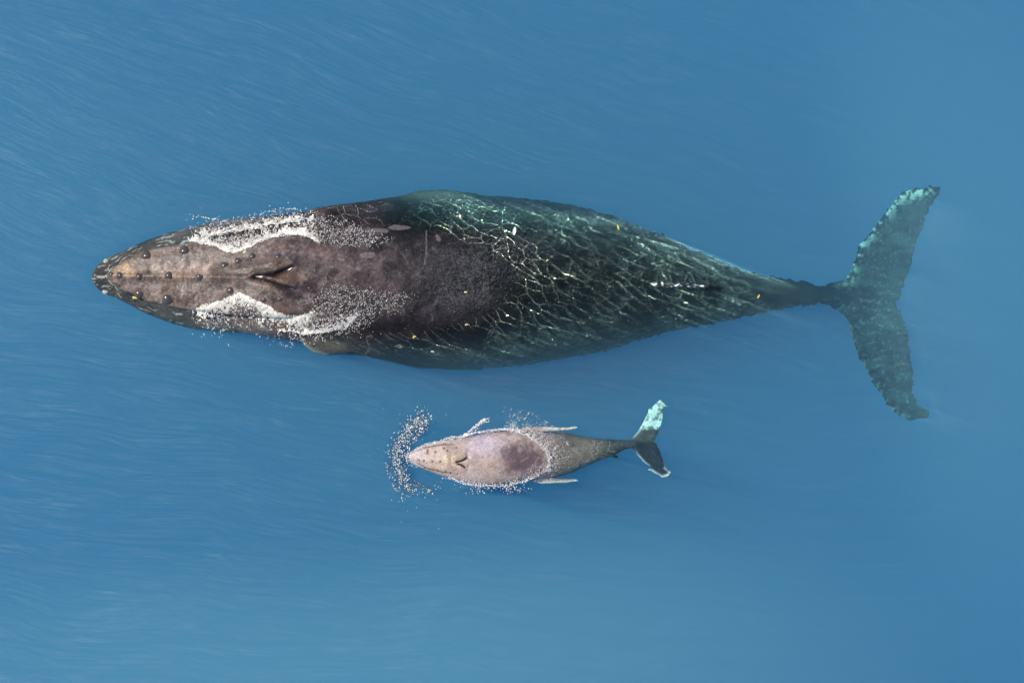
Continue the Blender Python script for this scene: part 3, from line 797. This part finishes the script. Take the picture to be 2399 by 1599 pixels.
pts = along(KW, 1300, 1, 3.2, .6, 1.3, 5, 21, 14, .45) + along([(1290, 1092), (1262, 1112), (1231, 1128), (1186, 1139), (1151, 1140), (1112, 1138), (1080, 1130), (1028, 1116)], 1300, 1, 5, .6, 1.3, 5, 22, 26, .48)
pts += along([(1180, 1005), (1220, 1014), (1258, 1036), (1280, 1060), (1285, 1085), (1275, 1105)], 4200, -1, 18, .45, 1.0, 4, 23, 52, .5)
pts += patch([(1177, 1000), (1235, 1000), (1260, 1022), (1275, 1045), (1240, 1022)], 600, .6, 1.4, 5, 24, .45)
pts += patch([(1085, 1128), (1112, 1140), (1240, 1136), (1230, 1150), (1205, 1158), (1170, 1148), (1110, 1158)], 480, .7, 1.7, 6, 25, .52)
pts += along([(1086, 1020), (1105, 1005), (1118, 993), (1132, 982), (1148, 977)], 260, 1, 3, .8, 2.0, 5, 26, 9, .4)
pts += patch([(950, 1060), (975, 1050), (985, 1075), (975, 1095), (955, 1085)], 560, .5, 1.1, 4, 27, .45)
foam('foam', pts, 'beads of froth around the calf\'s back and sides')
ARC = [(1008, 968), (990, 980), (970, 996), (955, 1012), (942, 1032), (934, 1052), (931, 1072), (933, 1094), (940, 1116), (952, 1138), (966, 1158)]
pts = []
for sd in (-1, 1): pts += along(ARC, 1800, sd, 13, .7, 1.8, 6, 31 + sd, 26, .44)
pts += along([(1005, 985), (985, 1010), (972, 1035)], 300, 1, 5, .8, 1.9, 8, 34, 14, .45) + along([(975, 1125), (1000, 1140), (1020, 1150)], 160, 1, 9, .8, 1.9, 8, 35, 24, .5)
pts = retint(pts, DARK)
for _ in range(90): pts.append((rng.normal(985, 55), rng.normal(1085, 60), rng.uniform(.6, 1.3), WHITE))
pts = [p for p in pts if not (960 < p[0] < 1100 and 1040 < p[1] < 1125)]
foam('foam', pts, 'curved line of bubbles pushed ahead of the calf\'s snout')

pts = []
for _ in range(900):
    a = rng.normal(1180, 230); b2 = 655 + rng.normal(0, 75) + (a - 1180) * .01
    pts.append((a, b2, rng.uniform(.25, .6) * (1.8 if rng.random() < .06 else 1), shade()))
foam('foam', pts, 'tiny white specks drifting over the adult whale\'s back')

# ================================================================== FLOATING BITS
def leaf(px, py, ln, wd, ang, mat, label, cat='leaf', name='floating_leaf', z=None):
    x, y, _ = W(px, py); z = surface_z(x, y) + .012 if z is None else z
    n, v, f = 7, [], []
    ln, wd = ln * .8, wd * .8
    for s in (0, 1):
        for i in range(n):
            t = i / (n - 1); w = wd * UNIT * math.sin(math.pi * min(max(t, .08), .95)) ** .6 * .5; lx = (t - .5) * ln * UNIT
            for j in (-1, 0, 1):
                v.append((lx, j * w, abs(j) * w * .35 + .006 * math.sin(4 * t) + (0 if s else .003)))
    for i in range(n - 1):
        for j in range(2):
            a = i * 3 + j; f.append((a, a + 3, a + 4, a + 1)); a += n * 3; f.append((a, a + 1, a + 4, a + 3))
    c, s = math.cos(ang), math.sin(ang)
    o = mesh_obj(name, [(p[0] * c - p[1] * s, p[0] * s + p[1] * c, p[2]) for p in v], f, mat)
    o.location = (x, y, z)
    return tag(o, label, cat, 'leaves floating on and around the whales' if cat == 'leaf' else None)


leaf(316, 697, 14, 6, -.35, MAT_LEAF, 'bright yellow leaf lying on the adult whale\'s lower lip near the snout')
leaf(576, 591, 11, 6, .2, MAT_PALE, 'straw yellow leaf beside the froth on the upper side of the adult\'s head')
leaf(1091, 684, 10, 5, .05, MAT_PALE, 'cream leaf on the middle of the adult whale\'s back, farthest from the head froth')
leaf(1093, 760, 10, 4, .1, MAT_PALE, 'small curled cream leaf on the adult\'s lower flank, right of the yellowish one')
leaf(971, 788, 10, 5, .1, MAT_LEAF, 'yellowish leaf on the adult\'s lower flank behind the lower froth')
leaf(1013, 823, 9, 4, .0, MAT_PALE, 'pale leaf floating at the lower edge of the adult\'s flank')
leaf(1448, 533, 16, 5, -1.3, MAT_LEAF, 'narrow yellow leaf above the upper edge of the adult\'s rear back')
leaf(1777, 694, 13, 4, 1.1, MAT_LEAF, 'thin yellow leaf floating over the adult\'s tail stalk')
leaf(1205, 541, 24, 10, 1.4, MAT_SHELL, 'white feather floating over the upper part of the adult\'s back', 'feather', 'floating_feather')

# ================================================================== SEA
# surface sheet: fine grid around the animals, open where they show through it
GX, GY, ST = 9.0, 6.2, 0.03
xs = np.arange(-GX, GX + ST / 2, ST); ys = np.arange(-GY, GY + ST / 2, ST)
nx, ny = len(xs), len(ys)
hole = np.zeros((ny - 1, nx - 1), bool)
for tv, tf in ((V, F), (KV, KF)):
    fc = tv[tf].mean(1)
    ix = ((fc[:, 0] + GX) / ST).astype(int); iy = ((fc[:, 1] + GY) / ST).astype(int)
    hole[np.clip(iy, 0, ny - 2), np.clip(ix, 0, nx - 2)] = True
for _ in range(1):                                             # close pin holes
    h = hole.copy(); h[1:-1, 1:-1] |= (hole[:-2, 1:-1] & hole[2:, 1:-1]) | (hole[1:-1, :-2] & hole[1:-1, 2:]); hole = h
soft = hole.astype(float)
soft = np.pad(soft, ((0, 1), (0, 1)), mode='edge'); soft = np.maximum(soft, np.roll(soft, 1, 0)); soft = np.maximum(soft, np.roll(soft, 1, 1))
base = soft.copy()
for _ in range(14):
    s = soft
    soft = np.maximum(base, (s + np.roll(s, 1, 0) + np.roll(s, -1, 0) + np.roll(s, 1, 1) + np.roll(s, -1, 1)) / 5)
GXX, GYY = np.meshgrid(xs, ys)
ids = np.arange(nx * ny).reshape(ny, nx)
quads = np.stack([ids[:-1, :-1], ids[:-1, 1:], ids[1:, 1:], ids[1:, :-1]], -1).reshape(-1, 4)[~hole.ravel()]
gv = np.stack([GXX.ravel(), GYY.ravel(), np.full(nx * ny, .004)], 1)
BIG = 900.0
ov = [(-BIG, -BIG), (BIG, -BIG), (BIG, BIG), (-BIG, BIG)]
nb = len(gv)
gv = np.vstack([gv, [(a, b2, .004) for a, b2 in ov]])
c4 = [ids[0, 0], ids[0, -1], ids[-1, -1], ids[-1, 0]]
outer = [(nb + i, nb + (i + 1) % 4, c4[(i + 1) % 4], c4[i]) for i in range(4)]
surf = mesh_obj('water_surface', gv, np.vstack([quads, outer]), MAT_SURF)
opn = np.r_[np.clip(1 - soft.ravel() * 1.0, 0, 1), np.ones(4)]
opn[:nb][soft.ravel() > .98] = 0
attr(surf, 'open', opn)
tag(surf, kind='structure')

# added caustic fins over the sunken back and tail: low upright walls just under the surface, laid out as a
# stretched cellular net that follows the drift of the ripples
def caustic_net(px0, px1, py0, py1, tv, tn, cell, stretch, ang, low, hmax, seed, deep=None, zr=-.008, RS=.0125):
    ws = np.random.default_rng(seed)
    x0, x1, y0, y1 = W(px0, 0)[0], W(px1, 0)[0], W(0, py1)[1], W(0, py0)[1]
    RX, RY = np.meshgrid(np.arange(x0, x1, RS), np.arange(y0, y1, RS)); sh = RX.shape
    g3 = np.stack([RX.ravel(), RY.ravel(), np.zeros(RX.size)], 1)
    nz = lambda f, k, o=2: noise(g3, f, seed + k, o).reshape(sh)
    k = cell / .165
    wx = RX + .24 * k * (nz(2.2 / k, 1) - .5) + .11 * k * (nz(7 / k, 2) - .5)
    wy = RY + .24 * k * (nz(2.2 / k, 3) - .5) + .11 * k * (nz(7 / k, 4) - .5)
    u = (wx * math.cos(ang) + wy * math.sin(ang)) / stretch
    v = -wx * math.sin(ang) + wy * math.cos(ang)
    gu = np.arange(u.min() - .5, u.max() + .5, cell); gw = np.arange(v.min() - .5, v.max() + .5, cell)
    SU, SV = np.meshgrid(gu, gw)
    SU = SU + ws.uniform(-.46, .46, SU.shape) * cell; SV = SV + ws.uniform(-.46, .46, SV.shape) * cell
    iu = np.clip(((u - gu[0]) / cell).round().astype(int), 2, len(gu) - 3); iw = np.clip(((v - gw[0]) / cell).round().astype(int), 2, len(gw) - 3)
    f1 = np.full(sh, 1e9); lab = np.zeros(sh, int)
    for a in range(-2, 3):
        for b in range(-2, 3):
            q = (u - SU[iw + a, iu + b]) ** 2 + (v - SV[iw + a, iu + b]) ** 2
            m = q < f1; f1[m] = q[m]; lab[m] = ((iw + a) * len(gu) + iu + b)[m]
    su, sv = SU.ravel(), SV.ravel()
    # depth of the skin under each grid point
    m = (tn[:, 2] > .38) & (tv[:, 0] > x0) & (tv[:, 0] < RX.max()) & (tv[:, 1] > y0) & (tv[:, 1] < RY.max())
    hh = np.full(sh, -9.0); np.maximum.at(hh, (((tv[m, 1] - y0) / RS).astype(int), ((tv[m, 0] - x0) / RS).astype(int)), tv[m, 2])
    for _ in range(3):
        hh = np.where(hh < -8, np.maximum.reduce([np.roll(hh, 1, 0), np.roll(hh, -1, 0), np.roll(hh, 1, 1), np.roll(hh, -1, 1)]), hh)
    pres = smoothstep(.22, .56, nz(2.6 / k, 5, 3)) * smoothstep(-.02, -.07, hh) * (hh > -8)
    if deep is None: deep = .50 + .32 * smoothstep(.7, 1.2, RY) + .30 * smoothstep(3.0, 4.2, RX)
    pres = pres * smoothstep(-deep, -deep + .2, hh)
    pres = np.where(hh < -.025, pres, 0) if low is None else pres * low(RX, RY)
    pres = pres * (.42 + .58 * smoothstep(-1.9, -.9, RX)) * (1 - .80 * smoothstep(3.3, 4.3, RX) * (RX < W(1965, 0)[0]))      # fainter at the shoulder and on the tail stock
    pres[:8] = 0; pres[-8:] = 0; pres[:, :8] = 0; pres[:, -8:] = 0
    cor = [(slice(None, -1), slice(None, -1)), (slice(None, -1), slice(1, None)), (slice(1, None), slice(1, None)), (slice(1, None), slice(None, -1))]
    L4 = np.stack([lab[c] for c in cor], -1); la, lb = L4.min(-1), L4.max(-1)
    two = ((L4 == la[..., None]) | (L4 == lb[..., None])).all(-1) & (la != lb) & (pres[:-1, :-1] > .12)
    idx = np.argwhere(two); la, lb = la[two], lb[two]
    ph = np.stack([((u[c] - 0)[two] - su[la]) ** 2 + (v[c][two] - sv[la]) ** 2 - (u[c][two] - su[lb]) ** 2 - (v[c][two] - sv[lb]) ** 2 for c in cor], -1)
    cx = np.stack([RX[c][two] for c in cor], -1); cy = np.stack([RY[c][two] for c in cor], -1)
    P = np.full((len(idx), 4, 2), np.nan)
    for e in range(4):
        f = (e + 1) % 4; ch = (ph[:, e] > 0) != (ph[:, f] > 0); t = ph[:, e] / (ph[:, e] - ph[:, f] + 1e-12)
        P[ch, e, 0] = (cx[:, e] + t * (cx[:, f] - cx[:, e]))[ch]; P[ch, e, 1] = (cy[:, e] + t * (cy[:, f] - cy[:, e]))[ch]
    ok = (~np.isnan(P[:, :, 0])).sum(1) == 2
    P, idx = P[ok], idx[ok]
    order = np.argsort(np.isnan(P[:, :, 0]), axis=1, kind='stable')[:, :2]
    A, B = P[np.arange(len(P)), order[:, 0]], P[np.arange(len(P)), order[:, 1]]
    d = B - A; d /= np.linalg.norm(d, axis=1, keepdims=True) + 1e-9
    s = np.abs(d[:, 0] * SUN_DIR.y - d[:, 1] * SUN_DIR.x)
    h = hmax * pres[idx[:, 0], idx[:, 1]] * np.clip(.45 / np.maximum(s, .05), .5, 2.6)
    h = h * (1 + .9 * np.clip(-hh[idx[:, 0], idx[:, 1]], 0, .9))      # deeper down the bright lines grow broader
    n = len(A)
    top, bot = np.full((n, 1), zr), zr - h[:, None]
    vv = np.concatenate([np.hstack([A, top]), np.hstack([B, top]), np.hstack([B, bot]), np.hstack([A, bot])]).reshape(4, n, 3)
    return vv.transpose(1, 0, 2).reshape(-1, 3)


parts_ = [caustic_net(740, 1960, 430, 880, V, NRM, .140, 2.3, R(-36), None, .029, 100),
          caustic_net(1000, 1900, 430, 880, V, NRM, .085, 1.6, R(-20), lambda x, y: smoothstep(.55, 1.3, y) * .7 + .10, .010, 120),
          caustic_net(1900, 2215, 425, 1000, V, NRM, .11, 1.6, R(-50), lambda x, y: .8, .0060, 140, 1.2),
          caustic_net(1300, 1470, 930, 1125, KV, KN, .13, 1.6, R(-62), lambda x, y: smoothstep(.95, 1.25, x) * .8, .0048, 160),
          caustic_net(1470, 1590, 920, 1130, KV, KN, .09, 1.3, R(-30), lambda x, y: .8, .0035, 180, 1.0)]
rv = np.vstack(parts_)
fins_obj = mesh_obj('caustic_helpers', rv, np.arange(len(rv)).reshape(-1, 4), MAT_CAUSTIC)  # added light-multiplying fins, standing in for focused sunlight
tag(fins_obj, kind='structure')

# the water itself and the sea floor under it
DEPTH = 20.0
c8 = [(x, y, z) for z in (-DEPTH, 0) for y in (-BIG, BIG) for x in (-BIG, BIG)]
water = mesh_obj('water', c8, [(0, 2, 3, 1), (4, 5, 7, 6), (0, 1, 5, 4), (2, 6, 7, 3), (0, 4, 6, 2), (1, 3, 7, 5)], MAT_WATER, smooth=False)
tag(water, kind='structure')


def silt_or_shade(px, py, a, b, ang, thick, colr, dens, label, absorb=False):
    """A lens of cloudier water under the surface (absorb: added shade, no cloud), thinning to nothing at its rim."""
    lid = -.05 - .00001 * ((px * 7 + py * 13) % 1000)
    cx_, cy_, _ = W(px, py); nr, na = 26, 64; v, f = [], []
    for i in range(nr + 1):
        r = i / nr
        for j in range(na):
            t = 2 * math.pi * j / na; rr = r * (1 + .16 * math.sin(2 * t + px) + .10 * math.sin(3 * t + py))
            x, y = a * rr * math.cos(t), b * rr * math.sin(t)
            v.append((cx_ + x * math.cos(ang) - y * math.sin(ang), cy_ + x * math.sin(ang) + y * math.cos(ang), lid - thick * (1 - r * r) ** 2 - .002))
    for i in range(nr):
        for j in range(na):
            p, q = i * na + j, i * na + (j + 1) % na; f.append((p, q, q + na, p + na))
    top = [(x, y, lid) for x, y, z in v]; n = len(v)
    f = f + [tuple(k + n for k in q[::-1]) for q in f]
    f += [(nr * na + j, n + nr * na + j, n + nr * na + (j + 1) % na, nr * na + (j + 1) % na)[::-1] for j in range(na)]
    m, N, L, out = new_mat('cloudy_or_shade_water')
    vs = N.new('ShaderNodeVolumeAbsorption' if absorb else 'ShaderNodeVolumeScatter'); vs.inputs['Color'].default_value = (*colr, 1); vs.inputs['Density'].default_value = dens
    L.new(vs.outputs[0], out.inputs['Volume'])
    o = mesh_obj('cloudy_or_shade_water', v + top, f, m)
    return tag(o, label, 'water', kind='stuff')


silt_or_shade(-40, 380, 5.2, 5.2, .3, 1.3, (.50, .88, .78), .06, 'greener cloudy water at the upper left')
silt_or_shade(900, 1620, 9.5, 3.4, .0, 1.3, (.45, .92, .98), .26, 'paler blue cloudy water along the bottom')
silt_or_shade(2330, 560, 3.6, 6.0, .2, 1.2, (.42, .82, .99), .16, 'brighter blue water at the far right')
silt_or_shade(938, 1058, .22, .52, -.25, .16, (.25, .55, .70), 9.0, 'added dark shade in the water under the bubbles before the calf', True)  # absorbing lenses added to imitate the dark look of the dipping surface
silt_or_shade(975, 1000, .22, .26, -.7, .14, (.25, .55, .70), 9.0, 'added dark shade in the water at the upper end of the bubble line', True)
silt_or_shade(950, 1125, .20, .30, .3, .14, (.25, .55, .70), 9.0, 'added dark shade in the water at the lower end of the bubble line', True)
silt_or_shade(1170, 1148, .62, .13, .0, .16, (.22, .50, .68), 7.0, 'added dark shade in the water along the lower side of the calf', True)
bx = np.linspace(-1000, 1000, 61); BX, BY = np.meshgrid(bx, bx); bi = np.arange(3721).reshape(61, 61)
seabed = mesh_obj('seabed', np.stack([BX.ravel(), BY.ravel(), -DEPTH - .6 + .2 * np.sin(BX.ravel() * .05) * np.cos(BY.ravel() * .04)], 1), np.stack([bi[:-1, :-1], bi[:-1, 1:], bi[1:, 1:], bi[1:, :-1]], -1).reshape(-1, 4), MAT_SEABED)
tag(seabed, kind='structure')
print('whale verts', len(V), 'calf', len(KV), 'ripple faces', len(rv) // 4, 'surface faces', len(quads))
